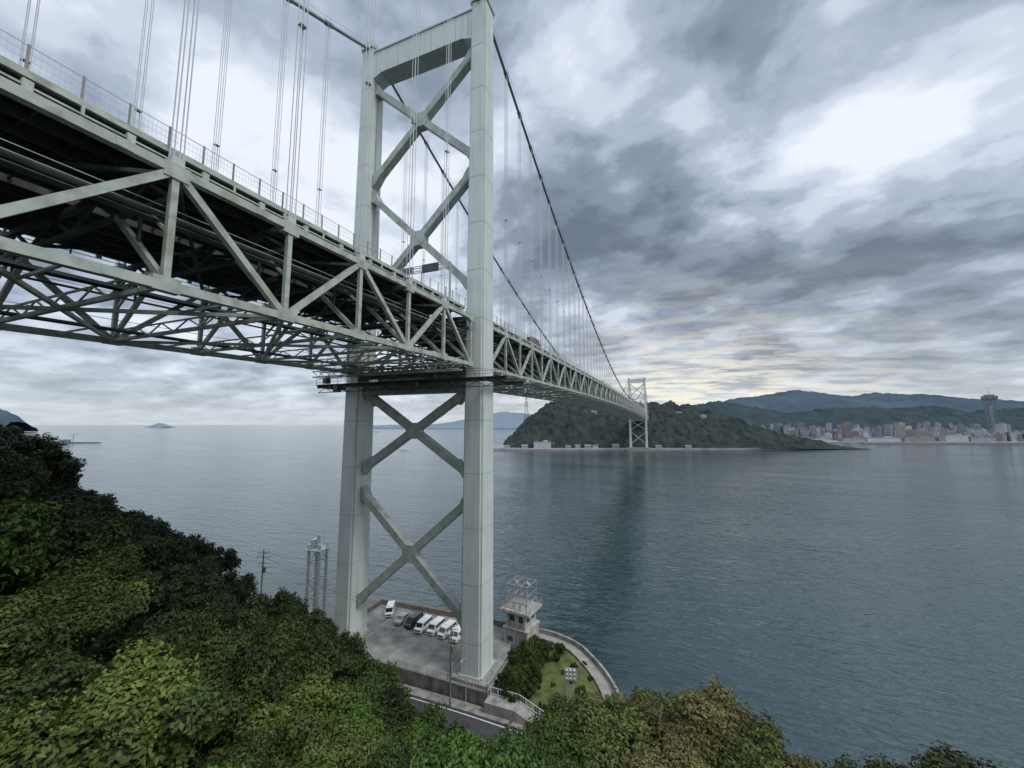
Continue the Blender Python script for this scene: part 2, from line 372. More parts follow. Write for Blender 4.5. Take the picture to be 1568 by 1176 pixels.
# ================================================================ NEAR GROUND
ctrl=np.array([(-35,-44,51.5),(-27.4,-37,41.5),(-16.5,-26.4,31.5),(-12,-25,24.5),(-1.2,-27.2,27),(1,-17.5,18),(16.6,-26.4,18),(25.4,-26.6,16),(30.4,-27.5,15.5),(38.9,-32,26.5),(45.8,-36,31),(49.4,-36,32),(52.8,-38.6,31),(54.3,-42,31.5),(58.6,-38,32),(61.7,-39.8,33),
 (6.5,-46.8,37),(21.2,-55.7,36.6),(22.8,-36.9,25.5),(-1,-52,42.5),(13.8,-55.6,38),(-8,-38,37),(-6.7,-14,16),(32,-45,30),
 (47,-66,42),(47,-100,60),(0,-90,60),(-60,-70,64),(-100,-60,62),(-55,-50,58),(-50,-38,45),(100,-70,46),(90,-45,26),(130,-50,18),(62,-58,43),(200,-60,20),
 (0,-14,12),(20,-18,12),(33,-19,12),(50,-18,12),(25,0,12),(-20,-6,9),(-35,-8,8),(-60,-5,8),(-100,-2,8),(-45,-25,26),(-150,-10,8),(70,-24,10),(100,-30,8),(-180,-80,60),(200,-150,70),(0,-200,80)],dtype=float)
P=ctrl[:,:2]; n=len(P)
D=np.sqrt(((P[:,None]-P[None])**2).sum(-1))
A=np.zeros((n+1,n+1)); A[:n,:n]=D; A[:n,n]=1; A[n,:n]=1
W=np.linalg.solve(A,np.append(ctrl[:,2]-8,0))
def rbf(X,Y):
    q=np.stack([X.ravel(),Y.ravel()],-1); d=np.sqrt(((q[:,None]-P[None])**2).sum(-1))
    return (d@W[:n]+W[n]).reshape(X.shape)
coast=[(-300,20),(-160,0),(-100,5),(-60,6),(-38,9),(-30,6),(-20,-4),(-20,15.5),(14,17),(20,21),(28,18.8),(33,14),(36.8,8.7),(40,2),(44,-5),(52,-12),(62,-18),(80,-24),(120,-30),(300,-45),(400,-400),(-300,-400)]
def inpoly(X,Y,poly):
    ins=np.zeros(X.shape,bool); k=len(poly)
    for i in range(k):
        x1,y1=poly[i];x2,y2=poly[(i+1)%k]
        c=((y1>Y)!=(y2>Y)); 
        with np.errstate(divide='ignore',invalid='ignore'): xx=(x2-x1)*(Y-y1)/(y2-y1+1e-12)+x1
        ins^=(c&(X<xx))
    return ins
road=[(-45,-13),(-20,-11),(0,-10.2),(20,-10.2),(34,-11.5),(48,-18),(62,-24),(90,-32)]
def roaddist(X,Y):
    b=np.full(X.shape,1e9)
    for (x1,y1),(x2,y2) in zip(road[:-1],road[1:]):
        dx,dy=x2-x1,y2-y1; t=np.clip(((X-x1)*dx+(Y-y1)*dy)/(dx*dx+dy*dy),0,1)
        b=np.minimum(b,np.hypot(X-x1-t*dx,Y-y1-t*dy))
    return b
def terrain(X,Y):
    T=rbf(X,Y); flat=(Y>-15)&(X>-22)&(X<48)
    T=np.where(flat,np.minimum(T,3.9),T); T=np.where(roaddist(X,Y)<5.2,3.9,T)
    T=np.maximum(T,1.0)
    T=np.where(inpoly(X,Y,coast),T,-6); return T
gx=np.concatenate([np.arange(-300,-80,10),np.arange(-80,100,1.5),np.arange(100,401,10)]); gy=np.concatenate([np.arange(-400,-90,10),np.arange(-90,26,1.5)])
X,Y=np.meshgrid(gx,gy); Z=terrain(X,Y)
def gridfaces(ny,nx):
    i=np.arange(ny*nx).reshape(ny,nx); return np.stack([i[:-1,:-1],i[:-1,1:],i[1:,1:],i[1:,:-1]],-1).reshape(-1,4)
o=bpy.data.objects.new("hillside_terrain",npmesh("hillside_terrain",np.stack([X,Y,Z],-1).reshape(-1,3),gridfaces(*X.shape),[M_soil],smooth=True)); scene.collection.objects.link(o)
def strip(name,pts,w,z,m,off=0.0,th=0.0,close=False):
    g=MB(); vs=[]
    P2=[Vector(p) for p in pts]
    for i,p in enumerate(P2):
        a=P2[max(i-1,0)];b=P2[min(i+1,len(P2)-1)]; d=(b-a).normalized(); nn=Vector((-d.y,d.x))
        vs.append((p+nn*(off-w/2),p+nn*(off+w/2)))
    for (a,b),(c,d) in zip(vs[:-1],vs[1:]):
        if th: g.prism([tuple(a),tuple(c),tuple(d),tuple(b)],z-th,z)
        else:
            k=len(g.v); g.v+= [(a.x,a.y,z),(c.x,c.y,z),(d.x,d.y,z),(b.x,b.y,z)]; g.f.append((k,k+1,k+2,k+3)); g.m.append(0)
    return g
def smooth_pts(pts,n=8):
    out=[]
    for i in range(len(pts)-1):
        p0=pts[max(i-1,0)];p1=pts[i];p2=pts[i+1];p3=pts[min(i+2,len(pts)-1)]
        for k in range(n):
            t=k/n; out.append(tuple(.5*((2*p1[j])+(-p0[j]+p2[j])*t+(2*p0[j]-5*p1[j]+4*p2[j]-p3[j])*t*t+(-p0[j]+3*p1[j]-3*p2[j]+p3[j])*t**3) for j in(0,1)))
    out.append(pts[-1]); return out
rp=smooth_pts(road)
strip("r",rp,7.4,4.05,M_asph).obj("coast_road",[M_asph])
g=MB()
for off in(-3.3,3.3):
    q=strip("l",rp,.18,4.056,M_line,off); base=len(g.v); g.v+=q.v; g.f+=[tuple(base+i for i in f) for f in q.f]; g.m+=q.m
q=strip("l",rp,.16,4.056,M_line,0); base=len(g.v); g.v+=q.v; g.f+=[tuple(base+i for i in f) for j,f in enumerate(q.f) if j%2==0]; g.m+=[0]*len([1 for j in range(len(q.f)) if j%2==0])
g.obj("road_markings",[M_line])
strip("s",rp,1.8,4.20,M_conc,4.7,.6).obj("pavement",[M_conc])
strip("s",rp,.5,4.9,M_conc,-4.1,1.5).obj("roadside_retaining_wall",[M_concd])
g=MB()
plat=[(-19.2,-3.9),(10.8,-4.1),(18.6,-4.3),(18.6,5),(15,16.2),(-19.2,15.2)]
g.prism(plat,-6,ZP,1,0)
g.prism([(11.2,-3.6),(18.3,-3.8),(18.3,3.6),(11.2,3.6)],ZP,ZP+.55,2)
g.prism([(-18.2,-3.4),(-10.9,-3.4),(-10.9,3.4),(-18.2,3.4)],ZP,ZP+.3,2)
g.obj("car_park_platform",[M_lot,M_concd,M_conc])
g=MB()
for i in range(9): x=-12.2+3.0*i; g.box((x,9.3,ZP+.008),(.12,5.0,.006))
for x in np.arange(-15,11,6.5): g.box((x,5.2,ZP+.006),(.05,18,.004),1)
g.box((-4,1.5,ZP+.007),(29,.05,.004),1); g.box((-4,6.2,ZP+.007),(29,.05,.004),1)
g.obj("parking_bay_lines",[M_line,M_concd])
g=MB()
g.prism([(-19.2,14.8),(15,15.8),(15,16.2),(-19.2,15.2)],ZP,ZP+1.1); g.prism([(-19.2,-3.9),(-18.85,-3.9),(-18.85,14.8),(-19.2,14.8)],ZP,ZP+1.0)
g.obj("parapet_wall",[mat("brown_concrete",(0.20,0.165,0.13),0.9,0.3,0.8,0.02,6)])
def fence(name,pts,z,h=1.15,sp=2.0,m=None,bars=True,z2=None):
    g=MB()
    for (x1,y1),(x2,y2) in zip(pts[:-1],pts[1:]):
        L=math.hypot(x2-x1,y2-y1); k=max(1,int(L/sp))
        za=z; zb=z if z2 is None else z2
        for i in range(k+1): t=i/k; zz=za+(zb-za)*t; g.beam((x1+(x2-x1)*t,y1+(y2-y1)*t,zz),(x1+(x2-x1)*t,y1+(y2-y1)*t,zz+h),.09,.09)
        for q in(.12,1.0): g.beam((x1,y1,za+h*q),(x2,y2,zb+h*q),.06,.06)
        if bars:
            kk=int(L/.3)
            for i in range(kk): t=(i+.5)/kk; zz=za+(zb-za)*t; g.beam((x1+(x2-x1)*t,y1+(y2-y1)*t,zz+h*.12),(x1+(x2-x1)*t,y1+(y2-y1)*t,zz+h),.025,.025)
    return g.obj(name,[m or M_fence])
fence("steel_fence",[(-18.5,-3.7),(10.9,-3.9),(18.4,-4.1),(18.4,4.8)],ZP,1.2)
fence("steel_fence",[(11.0,-3.3),(11.0,3.8),(17.9,3.8)],ZP+.5,1.5,1.8)
g=MB(); g.prism([(18.6,-5.4),(44,-6.5),(43,-4),(40,1),(36.6,8.2),(33,13.4),(28,18),(20,20),(14.5,16.5),(18.6,5)],-3,4.05); g.obj("grass_bank",[M_grass])
sw=smooth_pts([(14,17),(20,20.6),(28,18.6),(33,14),(36.8,8.7),(40,2),(44,-5),(52,-12),(62,-18)],6)
strip("w",sw,.45,5.0,M_conc,0,11).obj("seawall",[M_conc])
strip("w",sw,2.2,4.12,M_conc,-1.35,.3).obj("promenade_path",[mat("path_concrete",(0.30,0.28,0.24),0.9,0.2,0.7)])
strip("w",sw,.2,4.45,M_conc,-2.55,.6).obj("path_kerb",[M_conc])
g=MB()
for i in range(10): g.box((24.0+i*.42,-4.6,4.05+.17*(10-i)/2),(.42,2.2,.17*(10-i)))
g.prism([(18.6,-5.6),(23.8,-5.6),(23.8,-3.4),(18.6,-3.4)],3.5,5.75)
g.obj("concrete_steps",[M_conc])
fence("white_handrail",[(18.8,-3.45),(23.8,-3.45)],5.75,1.1,1.2,M_white,True)
fence("white_handrail",[(23.8,-3.45),(28.4,-3.45)],5.75,1.1,1.0,M_white,True,4.1)
fence("white_handrail",[(28.2,-3),(29.4,.5),(33.5,-.5),(35.5,-3.5)],4.1,1.2,1.2,M_white,True)
g=MB()
for dx in(-.5,.5): g.beam((dx,0,0),(dx,0,3.6),.14)
g.beam((-1.0,0,3.4),(1.0,0,3.4),.14); g.beam((-1.0,0,5.2),(1.0,0,5.2),.14); g.beam((-1,0,3.4),(-1,0,5.2),.1);g.beam((1,0,3.4),(1,0,5.2),.1);g.beam((-.5,0,0.3),(.5,0,3.2),.07)
for r in range(3):
    for c in(-.62,0,.62):
        g.cyl((c,-.35,3.65+r*.62),(c,.1,3.72+r*.62),.27,.16,12,1); g.cyl((c,-.37,3.65+r*.62),(c,-.35,3.65+r*.62),.2,.2,12,2)
g.obj("floodlight_array",[M_galv,M_white,M_silver],None,(30.9,2.1,4.05),R(15))
bd=empty("signal_building",(18.3,12.8,4.0)); bd.rotation_euler=(0,0,R(-8))
g=MB()
g.box((0,0,2.6),(5.2,5.2,5.2)); g.box((0,0,6.8),(4.2,4.4,3.2)); g.box((0,0,8.55),(6.6,6.2,.45)); g.box((0,0,5.3),(5.7,5.7,.22)); g.box((-2.9,-.6,1.4),(1.2,3.0,2.8))
for sx in(-1.9,1.9): g.box((sx,-2.45,6.9),(.35,.3,3.0))
g.obj("walls",[streaky(mat("pale_render",(.46,.44,.40),.85,.15,.6),(.6,.57,.5),(1.4,1.4,.3))],bd)
g=MB()
for x in(-1,1): g.box((x,-2.21,7.1),(1.0,.05,1.1)); 
for y in(-1.2,1.0): g.box((2.11,y,7.1),(.05,1.0,1.1))
g.box((.9,-2.61,1.2),(1.0,.05,2.1)); g.box((-1.2,-2.61,3.3),(1.2,.05,.9)); g.box((2.61,.4,3.2),(.05,1.4,.9))
g.obj("windows_and_door",[M_glass],bd)
g=MB()
for x in(-2.2,-.7,.8,2.3):
    for y in(-2.2,2.2): g.beam((x,y,8.75),(x,y,13.6),.13)
for z in(10.2,11.8,13.5):
    for y in(-2.2,2.2): g.beam((-2.4,y,z),(2.5,y,z),.12)
    for x in(-2.2,-.7,.8,2.3): g.beam((x,-2.2,z),(x,2.2,z),.09)
for i in range(3):
    for y in(-2.2,2.2): g.beam((-2.2+1.5*i,y,8.9),(-.7+1.5*i,y,13.4),.07); g.beam((-.7+1.5*i,y,8.9),(-2.2+1.5*i,y,13.4),.07)
for x in(-1.4,1.3): g.cyl((x,0,8.8),(x,0,14.6),.07); g.cyl((x,-.3,13),(x,.3,13),.6,.6,12)
for a,b in(((-3.2,-3),(3.2,-3)),((3.2,-3),(3.2,3)),((-3.2,3),(3.2,3)),((-3.2,-3),(-3.2,3))):
    for z in(9.3,9.8): g.beam((*a,z),(*b,z),.05)
    for i in range(7): t=i/6; g.beam((a[0]+(b[0]-a[0])*t,a[1]+(b[1]-a[1])*t,8.7),(a[0]+(b[0]-a[0])*t,a[1]+(b[1]-a[1])*t,9.8),.05)
g.obj("steel_frame",[M_galv],bd)
g=MB()
for x in(-1.4,1.4):
    for y in(-1.4,1.4): g.cyl((x,y,-8),(x,y,18.3),.42,.36,12)
for i in range(6):
    z=-6+4*i
    for a,b in(((-1.4,-1.4),(1.4,-1.4)),((1.4,-1.4),(1.4,1.4)),((1.4,1.4),(-1.4,1.4)),((-1.4,1.4),(-1.4,-1.4))):
        g.beam((*a,z),(*b,z),.25)
        if i%2: g.beam((*a,z),(*b,z+4),.12)
g.box((0,0,17.0),(4.4,4.4,.18))
for z in(17.6,18.2):
    for y in(-2.1,2.1): g.beam((-2.1,y,z),(2.1,y,z),.06); g.beam((y,-2.1,z),(y,2.1,z),.06)
g.cyl((0,0,17),(0,0,20.2),.35,.3,10); g.cyl((.9,.9,17),(.9,.9,23),.05,.03,6); g.box((-1.2,0,18.2),(1.0,1.6,1.8))
g.obj("beacon_tower",[M_tower],None,(-32.5,7.5,3),R(10))
def upole(loc,h):
    g=MB(); g.cyl((0,0,-2),(0,0,h),.17,.10,10)
    for z,w in((h-.5,1.1),(h-1.3,1.3),(h-2.4,.8)):
        g.beam((-w,0,z),(w,0,z),.09)
        for x in(-w*.85,-w*.3,w*.3,w*.85): g.cyl((x,0,z),(x,0,z+.28),.06,.04,6,1)
    g.cyl((.32,0,h-4.0),(.32,0,h-3.1),.24,.24,10)
    return g.obj("utility_pole",[M_concd,M_white],None,loc,R(25))
upole((12.8,-6.3,4.0),12.5); upole((-22.5,-14,10),17)
g=MB()
for off in(-.9,0,.9):
    p,q=Vector((12.8,-6.3+off,16.0)),Vector((-22.5,-14+off,26.5)); pr=p
    for i in range(1,13):
        t=i/12; c=p.lerp(q,t); c.z-=4*1.1*t*(1-t); g.beam(pr,c,.02); pr=c
g.obj("overhead_wires",[M_dark])
g=MB(); g.cyl((0,0,0),(0,0,7.5),.09,.06,8); g.beam((0,0,7.4),(0,-1.4,7.7),.07); g.box((0,-1.6,7.72),(.25,.6,.12))
g.obj("street_lamp",[M_galv],None,(15.2,-5.4,4.2))
# ================================================================ TREES
def leaf_mat():
    m=bpy.data.materials.new("foliage"); m.use_nodes=True; nt=m.node_tree;N=nt.nodes;L=nt.links;b=N["Principled BSDF"]
    at=N.new("ShaderNodeAttribute"); at.attribute_name="lv"
    oi=N.new("ShaderNodeObjectInfo")
    r=N.new("ShaderNodeValToRGB"); e=r.color_ramp.elements
    e[0].position=0; e[0].color=(.42,.45,.46,1); e[1].position=1; e[1].color=(1.8,1.65,1.25,1)
    L.new(at.outputs["Fac"],r.inputs["Fac"])
    mx=N.new("ShaderNodeMixRGB"); mx.blend_type='MULTIPLY'; mx.inputs[0].default_value=1
    L.new(oi.outputs["Color"],mx.inputs[1]); L.new(r.outputs[0],mx.inputs[2]); L.new(mx.outputs[0],b.inputs["Base Color"])
    b.inputs["Roughness"].default_value=.6; b.inputs["Specular IOR Level"].default_value=.22
    tl=N.new("ShaderNodeBsdfTranslucent"); L.new(mx.outputs[0],tl.inputs["Color"])
    ms=N.new("ShaderNodeMixShader"); ms.inputs[0].default_value=.22
    L.new(b.outputs[0],ms.inputs[1]); L.new(tl.outputs[0],ms.inputs[2]); L.new(ms.outputs[0],N["Material Output"].inputs["Surface"])
    return m
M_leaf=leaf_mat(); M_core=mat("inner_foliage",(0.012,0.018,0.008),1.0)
def tree_mesh(name,seed,Rc=4.2,Hh=9.0,ncl=26,nleaf=620,ls=.27,trunk=True):
    g=np.random.default_rng(seed); Vs=[];Fs=[];Ms=[];LV=[]; off=0
    cl=[]
    while len(cl)<ncl:
        d=g.normal(size=3); d/=np.linalg.norm(d); 
        if d[2]<-.35: continue
        rad=g.uniform(.45,.92); lum=1+.22*math.sin(3*math.atan2(d[1],d[0])+seed)
        c=np.array([d[0]*Rc*rad*lum,d[1]*Rc*rad*lum,Hh*.60+d[2]*Hh*.32*rad*1.1]); r=Rc*g.uniform(.15,.34)
        cl.append((c,r))
    cl.append((np.array([0,0,Hh*.60]),Rc*.5))
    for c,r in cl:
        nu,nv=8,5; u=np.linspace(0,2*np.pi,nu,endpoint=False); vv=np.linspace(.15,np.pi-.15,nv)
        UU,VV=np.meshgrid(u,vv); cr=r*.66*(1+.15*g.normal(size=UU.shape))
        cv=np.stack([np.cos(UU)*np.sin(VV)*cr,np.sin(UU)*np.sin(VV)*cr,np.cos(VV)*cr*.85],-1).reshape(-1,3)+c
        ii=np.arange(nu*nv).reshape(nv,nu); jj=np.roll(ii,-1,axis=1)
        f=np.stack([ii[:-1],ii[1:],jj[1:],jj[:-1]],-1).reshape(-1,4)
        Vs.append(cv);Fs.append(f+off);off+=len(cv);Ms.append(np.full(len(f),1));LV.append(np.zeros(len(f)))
        k=int(nleaf*(r/(Rc*.3))**2)
        d=g.normal(size=(k,3)); d[:,2]+=.25; d/=np.linalg.norm(d,axis=1)[:,None]
        ph=g.uniform(0,6,3)
        lump=1+.18*np.sin(d[:,0]*5+ph[0])*np.sin(d[:,1]*6+ph[1])+.14*np.sin(d[:,2]*9+ph[2])
        pos=c+d*(r*lump*g.uniform(.70,1.18,k))[:,None]*np.array([1,1,.85])
        nr=d+g.normal(size=(k,3))*.5; nr[:,2]+=.35; nr/=np.linalg.norm(nr,axis=1)[:,None]
        t=np.cross(nr,g.normal(size=(k,3))); t/=np.linalg.norm(t,axis=1)[:,None]+1e-9; b=np.cross(nr,t)
        s=(ls*g.uniform(.6,1.25,k))[:,None]
        q=np.stack([pos-t*s*.75,pos-b*s*.38-t*s*.05+nr*s*.12,pos+t*s*.75-nr*s*.18,pos+b*s*.38-t*s*.05+nr*s*.12],1).reshape(-1,3)
        f=np.arange(4*k).reshape(-1,4)
        Vs.append(q);Fs.append(f+off);off+=4*k;Ms.append(np.zeros(k)); cv_=g.uniform(0,1); LV.append(np.clip(.5*cv_+.5*g.uniform(0,1,k),0,1))
    if trunk:
        def fr(p,q,r0,r1,nn=7):
            nonlocal off
            mb=MB(); mb.cyl(p,q,r0,r1,nn,0,False); v=np.array(mb.v); f=np.array(mb.f); Vs.append(v);Fs.append(f+off);off+=len(v);Ms.append(np.full(len(f),2));LV.append(np.zeros(len(f)))
        bx,by=g.normal(size=2)*.25; mid=(bx,by,Hh*.3)
        fr((0,0,-1.5),mid,.30,.22); fr(mid,(bx*1.5,by*1.5,Hh*.62),.22,.12)
        for c,r in cl[:12]: fr((bx*1.2,by*1.2,Hh*(.28+.2*g.uniform())),tuple(c),.11,.035,5)
    V=np.concatenate(Vs);F=np.concatenate(Fs);mi=np.concatenate(Ms);lv=np.concatenate(LV)
    me=npmesh(name,V,F,[M_leaf,M_core,M_bark],mi)
    a=me.attributes.new("lv",'FLOAT','FACE')
    if len(a.data)==len(lv): a.data.foreach_set("value",lv.astype(np.float32))
    return (me,float(V[:,2].max()))
TN=[tree_mesh("broadleaf_tree",s,Rc=r,Hh=h,ncl=c,nleaf=nl,ls=l) for s,r,h,c,nl,l in((21,4.0,9.2,38,1700,.145),(22,3.6,9.0,34,1500,.15),(23,4.6,8.8,44,1700,.16),(24,3.9,9.6,36,1300,.17))]
TM=[tree_mesh("broadleaf_tree",s,Rc=r,Hh=h,ncl=c,nleaf=nl,ls=l) for s,r,h,c,nl,l in((1,4.2,9.5,34,900,.20),(2,3.6,9.0,30,860,.19),(3,4.9,8.6,40,950,.22),(4,3.9,10.0,32,860,.20),(5,4.6,9.0,36,950,.19))]
TF=[tree_mesh("hill_tree",s,Rc=r,Hh=h,ncl=22,nleaf=360,ls=.32) for s,r,h in((11,3.8,9.0),(12,3.2,9.9),(13,4.4,8.6),(14,3.5,9.2))]
forest=empty("hillside_forest")
env=np.array([(-110,-.2),(-82,-.08),(-76,-.03),(-74,-.015),(-72,.01),(-70.4,.045),(-68.8,.10),(-64,.16),(-58.1,.235),(-55.2,.345),(-53.5,.37),(-51.3,.345),(-49,.36),(-46,.42),(-42.8,.46),(-40.5,.52),(-37.7,.60),(-33,.66),(-29,.715),(-23.6,.76),(-19,.73),(-16.5,.68),(-13.8,.65),(-9,.63),(-2.7,.61),(4.2,.59),(7,.605),(11.5,.635),(14,.675),(16.5,.71),(18.3,.69),(19.5,.60),(22.3,.565),(29,.51),(40,.44),(80,.1)])
def drop(th): return float(np.interp(th,env[:,0],env[:,1]))
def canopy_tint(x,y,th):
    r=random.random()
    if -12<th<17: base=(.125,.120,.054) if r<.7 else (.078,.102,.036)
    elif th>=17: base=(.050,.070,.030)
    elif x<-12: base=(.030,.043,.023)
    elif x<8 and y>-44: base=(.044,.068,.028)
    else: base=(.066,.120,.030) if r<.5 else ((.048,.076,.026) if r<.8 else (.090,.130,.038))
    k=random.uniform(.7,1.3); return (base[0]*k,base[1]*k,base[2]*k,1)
cnt=0
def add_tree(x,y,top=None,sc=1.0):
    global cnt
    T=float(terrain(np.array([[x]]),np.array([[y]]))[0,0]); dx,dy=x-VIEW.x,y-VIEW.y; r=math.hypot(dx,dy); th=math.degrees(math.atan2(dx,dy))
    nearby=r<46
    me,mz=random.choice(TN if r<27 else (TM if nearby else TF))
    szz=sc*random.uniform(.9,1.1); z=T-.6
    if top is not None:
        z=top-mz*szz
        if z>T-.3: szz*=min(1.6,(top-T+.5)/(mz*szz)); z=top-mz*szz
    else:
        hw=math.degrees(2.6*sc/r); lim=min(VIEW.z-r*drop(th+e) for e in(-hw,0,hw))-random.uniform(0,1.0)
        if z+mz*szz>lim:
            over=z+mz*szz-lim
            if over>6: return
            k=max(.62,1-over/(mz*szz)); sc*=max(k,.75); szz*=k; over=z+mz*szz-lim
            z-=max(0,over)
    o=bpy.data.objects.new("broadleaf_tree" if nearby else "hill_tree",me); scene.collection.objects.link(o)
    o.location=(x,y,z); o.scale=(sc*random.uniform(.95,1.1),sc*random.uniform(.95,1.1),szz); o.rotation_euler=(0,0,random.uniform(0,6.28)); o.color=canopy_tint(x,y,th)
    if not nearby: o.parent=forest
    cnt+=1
for x0 in np.arange(-110,120,4.9):
    for y0 in np.arange(-84,0,4.9):
        x=x0+random.uniform(-1.9,1.9); y=y0+random.uniform(-1.9,1.9)
        X1=np.array([[x]]);Y1=np.array([[y]])
        if not inpoly(X1,Y1,coast)[0,0]: continue
        r=math.hypot(x-VIEW.x,y-VIEW.y)
        if r<14.5: continue
        if float(roaddist(X1,Y1)[0,0])<7.3: continue
        if y>-15.5 and x>-22: continue
        fd=(x-VIEW.x)*FW.x+(y-VIEW.y)*FW.y
        if fd<-8: continue
        add_tree(x,y,sc=random.choice([.72,.85,.95,1.05,1.15]))
for th,r,tn,sc in((-76,82,-.015,1.1),(-74,80,-.005,1.1),(-75,72,.03,1.1),(-72.6,79,.015,1.1),(-73,70,.06,1.0),(-71,78,.05,1.0),(-70,70,.10,1.0),(-68.8,80,.11,1.0),(-65,78,.155,.9),(-61.5,77,.20,.95),(-58.6,75,.235,.8),(-56.6,74,.29,.8),(-51.3,62,.345,.75),(-54.5,64,.375,.7),(-46.5,72,.42,.6),(-43.5,66,.46,.7),(-40.5,56,.53,.85),(-38.5,50,.60,.9),(-40,38,.635,1.15),(-34.5,46,.67,.8),(-30,42,.715,.8),(-16.2,38,.70,.8),(-12.5,35,.665,.85),(-8.5,32,.645,.9),(-3.5,30,.62,1.0),(1,31,.605,.9),(4.6,30,.59,1.0),(8.6,28,.62,.8),(11.6,28,.64,.7),(22.5,31,.585,.8),(25,30,.56,.9),(28.5,30,.53,.9),(33,32,.50,1.0)):
    add_tree(VIEW.x+r*math.sin(R(th)),VIEW.y+r*math.cos(R(th)),top=VIEW.z-r*tn,sc=sc)
print("trees",cnt)
SH=[tree_mesh("shrub",s,Rc=1.5,Hh=2.2,ncl=12,nleaf=260,ls=.14,trunk=False)[0] for s in(31,32)]
for x,y,s in((20.6,-1.5,1.3),(21.5,2,1.6),(20.4,5,1.5),(21,8,1.9),(23,11,1.4),(24,4,1.0),(20,11,1.6),(26,14.5,.9),(32,5,.7),(24.2,.3,1.2),(34,-4,1.0),(36,-1.5,.9),(19.8,13.5,1.0),(22.6,6.2,1.5),(23.5,8.8,1.2),(22.8,-1.8,1.4),(27,-2,.7),(31,-3.6,1.1),(25.6,12.2,.7),(28,9,.4),(29.5,11,.5),(19.4,2.8,1.5),(38,-5,1.2),(33,-5.6,1.2),(27,5,.35),(30,7,.4),(33,9,.4),(26,16.5,.4),(31,13,.35)):
    o=bpy.data.objects.new("shrub",random.choice(SH)); scene.collection.objects.link(o); o.location=(x,y,3.6); o.scale=(s,s,s*random.uniform(.9,1.5)); o.rotation_euler=(0,0,random.uniform(0,6)); k=random.uniform(.7,1.5); o.color=(.042*k,.068*k,.02*k,1)
# ================================================================ FAR SHORE
def cellbump(S,Dd,cell,seed):
    ci=np.floor(S/cell).astype(int); cj=np.floor(Dd/cell).astype(int); out=np.zeros(S.shape)
    def h(i,j,k): 
        v=np.sin(i*127.1+j*311.7+k*74.7+seed)*43758.5453; return v-np.floor(v)
    for a in(-1,0,1):
        for b in(-1,0,1):
            i=ci+a;j=cj+b; px=(i+h(i,j,1))*cell;py=(j+h(i,j,2))*cell; rr=cell*(.55+.35*h(i,j,3))
            q=np.clip(1-((S-px)**2+(Dd-py)**2)/rr**2,0,1); out=np.maximum(out,np.sqrt(q)*(.6+.8*h(i,j,4)))
    return out
def hill(name,prof,d0,dr,d1,res,m,bh,cell,seed,zbase=0.0,rough=0.0):
    ps=np.array([p[0] for p in prof]);pz=np.array([p[1] for p in prof])
    S,Dd=np.meshgrid(np.arange(ps[0],ps[-1]+res,res),np.arange(d0,d1+res,res))
    wig=dr+ (dr-d0)*.18*np.sin(S/(res*30)+seed)
    rz=np.interp(S,ps,pz)
    t=np.where(Dd<wig,(Dd-d0)/(wig-d0),1-(Dd-wig)/(d1-wig)); t=np.clip(t,0,1)
    z=rz*(np.sin(t*np.pi/2)**.9)
    z=z*(1+rough*(np.sin(S/(res*9)+Dd/(res*11)+seed)*.5+np.sin(S/(res*4.3)-Dd/(res*5)+2*seed)*.3))
    z=z+cellbump(S,Dd,cell,seed)*bh*np.clip(z/6,0,1)+zbase
    C=np.array(VIEW[:2]); V=np.stack([C[0]+S*RT.x+Dd*FW.x,C[1]+S*RT.y+Dd*FW.y,z],-1).reshape(-1,3)
    o=bpy.data.objects.new(name,npmesh(name,V,gridfaces(*S.shape),[m],smooth=False)); scene.collection.objects.link(o)
    def hz(s,d):
        rzz=np.interp(s,ps,pz); w=dr+(dr-d0)*.18*math.sin(s/(res*30)+seed); tt=(d-d0)/(w-d0) if d<w else 1-(d-w)/(d1-w); return rzz*math.sin(max(0,min(1,tt))*math.pi/2)**.9+zbase
    return hz
M_hill=mat("forest_hill",(0.044,0.056,0.046),0.95,0,0.06,col2=(0.021,0.031,0.031),spec=.1)  # slight bluish haze put into the base colour
M_hill2=mat("hazy_hill",(0.048,0.066,0.072),1.0,0,0.012,col2=(0.034,0.049,0.057),spec=.05)  # haze of distance mixed into the hill colour
M_mtn=mat("distant_mountain",(0.066,0.094,0.118),1.0,0.14,0.003,spec=0)  # bluish aerial haze painted into the mountain colour
M_mtn2=mat("farthest_mountain",(0.18,0.22,0.26),1.0,0.05,0.002,spec=0)  # palest of the hills, heavy haze painted into the colour
M_quay=mat("quay",(0.26,0.255,0.24),0.9,0.2,0.05)
def pr(lst,d): return [((u-784)/590*d,50+(650-v)/590*d) for u,v in lst]  # image pixels u, v to camera-grid offset and height at depth d
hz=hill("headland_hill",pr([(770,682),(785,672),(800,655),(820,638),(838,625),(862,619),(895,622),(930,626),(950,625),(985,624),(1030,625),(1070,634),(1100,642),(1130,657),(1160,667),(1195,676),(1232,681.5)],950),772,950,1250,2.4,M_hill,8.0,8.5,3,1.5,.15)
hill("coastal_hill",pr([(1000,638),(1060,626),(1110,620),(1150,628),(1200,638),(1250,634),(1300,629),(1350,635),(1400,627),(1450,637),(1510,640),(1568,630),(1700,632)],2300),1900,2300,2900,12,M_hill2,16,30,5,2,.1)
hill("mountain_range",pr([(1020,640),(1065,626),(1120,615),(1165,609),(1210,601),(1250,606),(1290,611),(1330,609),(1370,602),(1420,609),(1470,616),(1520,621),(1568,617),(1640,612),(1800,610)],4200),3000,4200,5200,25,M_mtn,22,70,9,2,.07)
hill("western_coast",pr([(560,655),(600,652),(650,653),(690,648),(720,642),(745,634),(770,631),(800,634),(840,640),(900,645)],5200),4600,5200,6000,30,M_mtn2,12,80,2,2,.05)
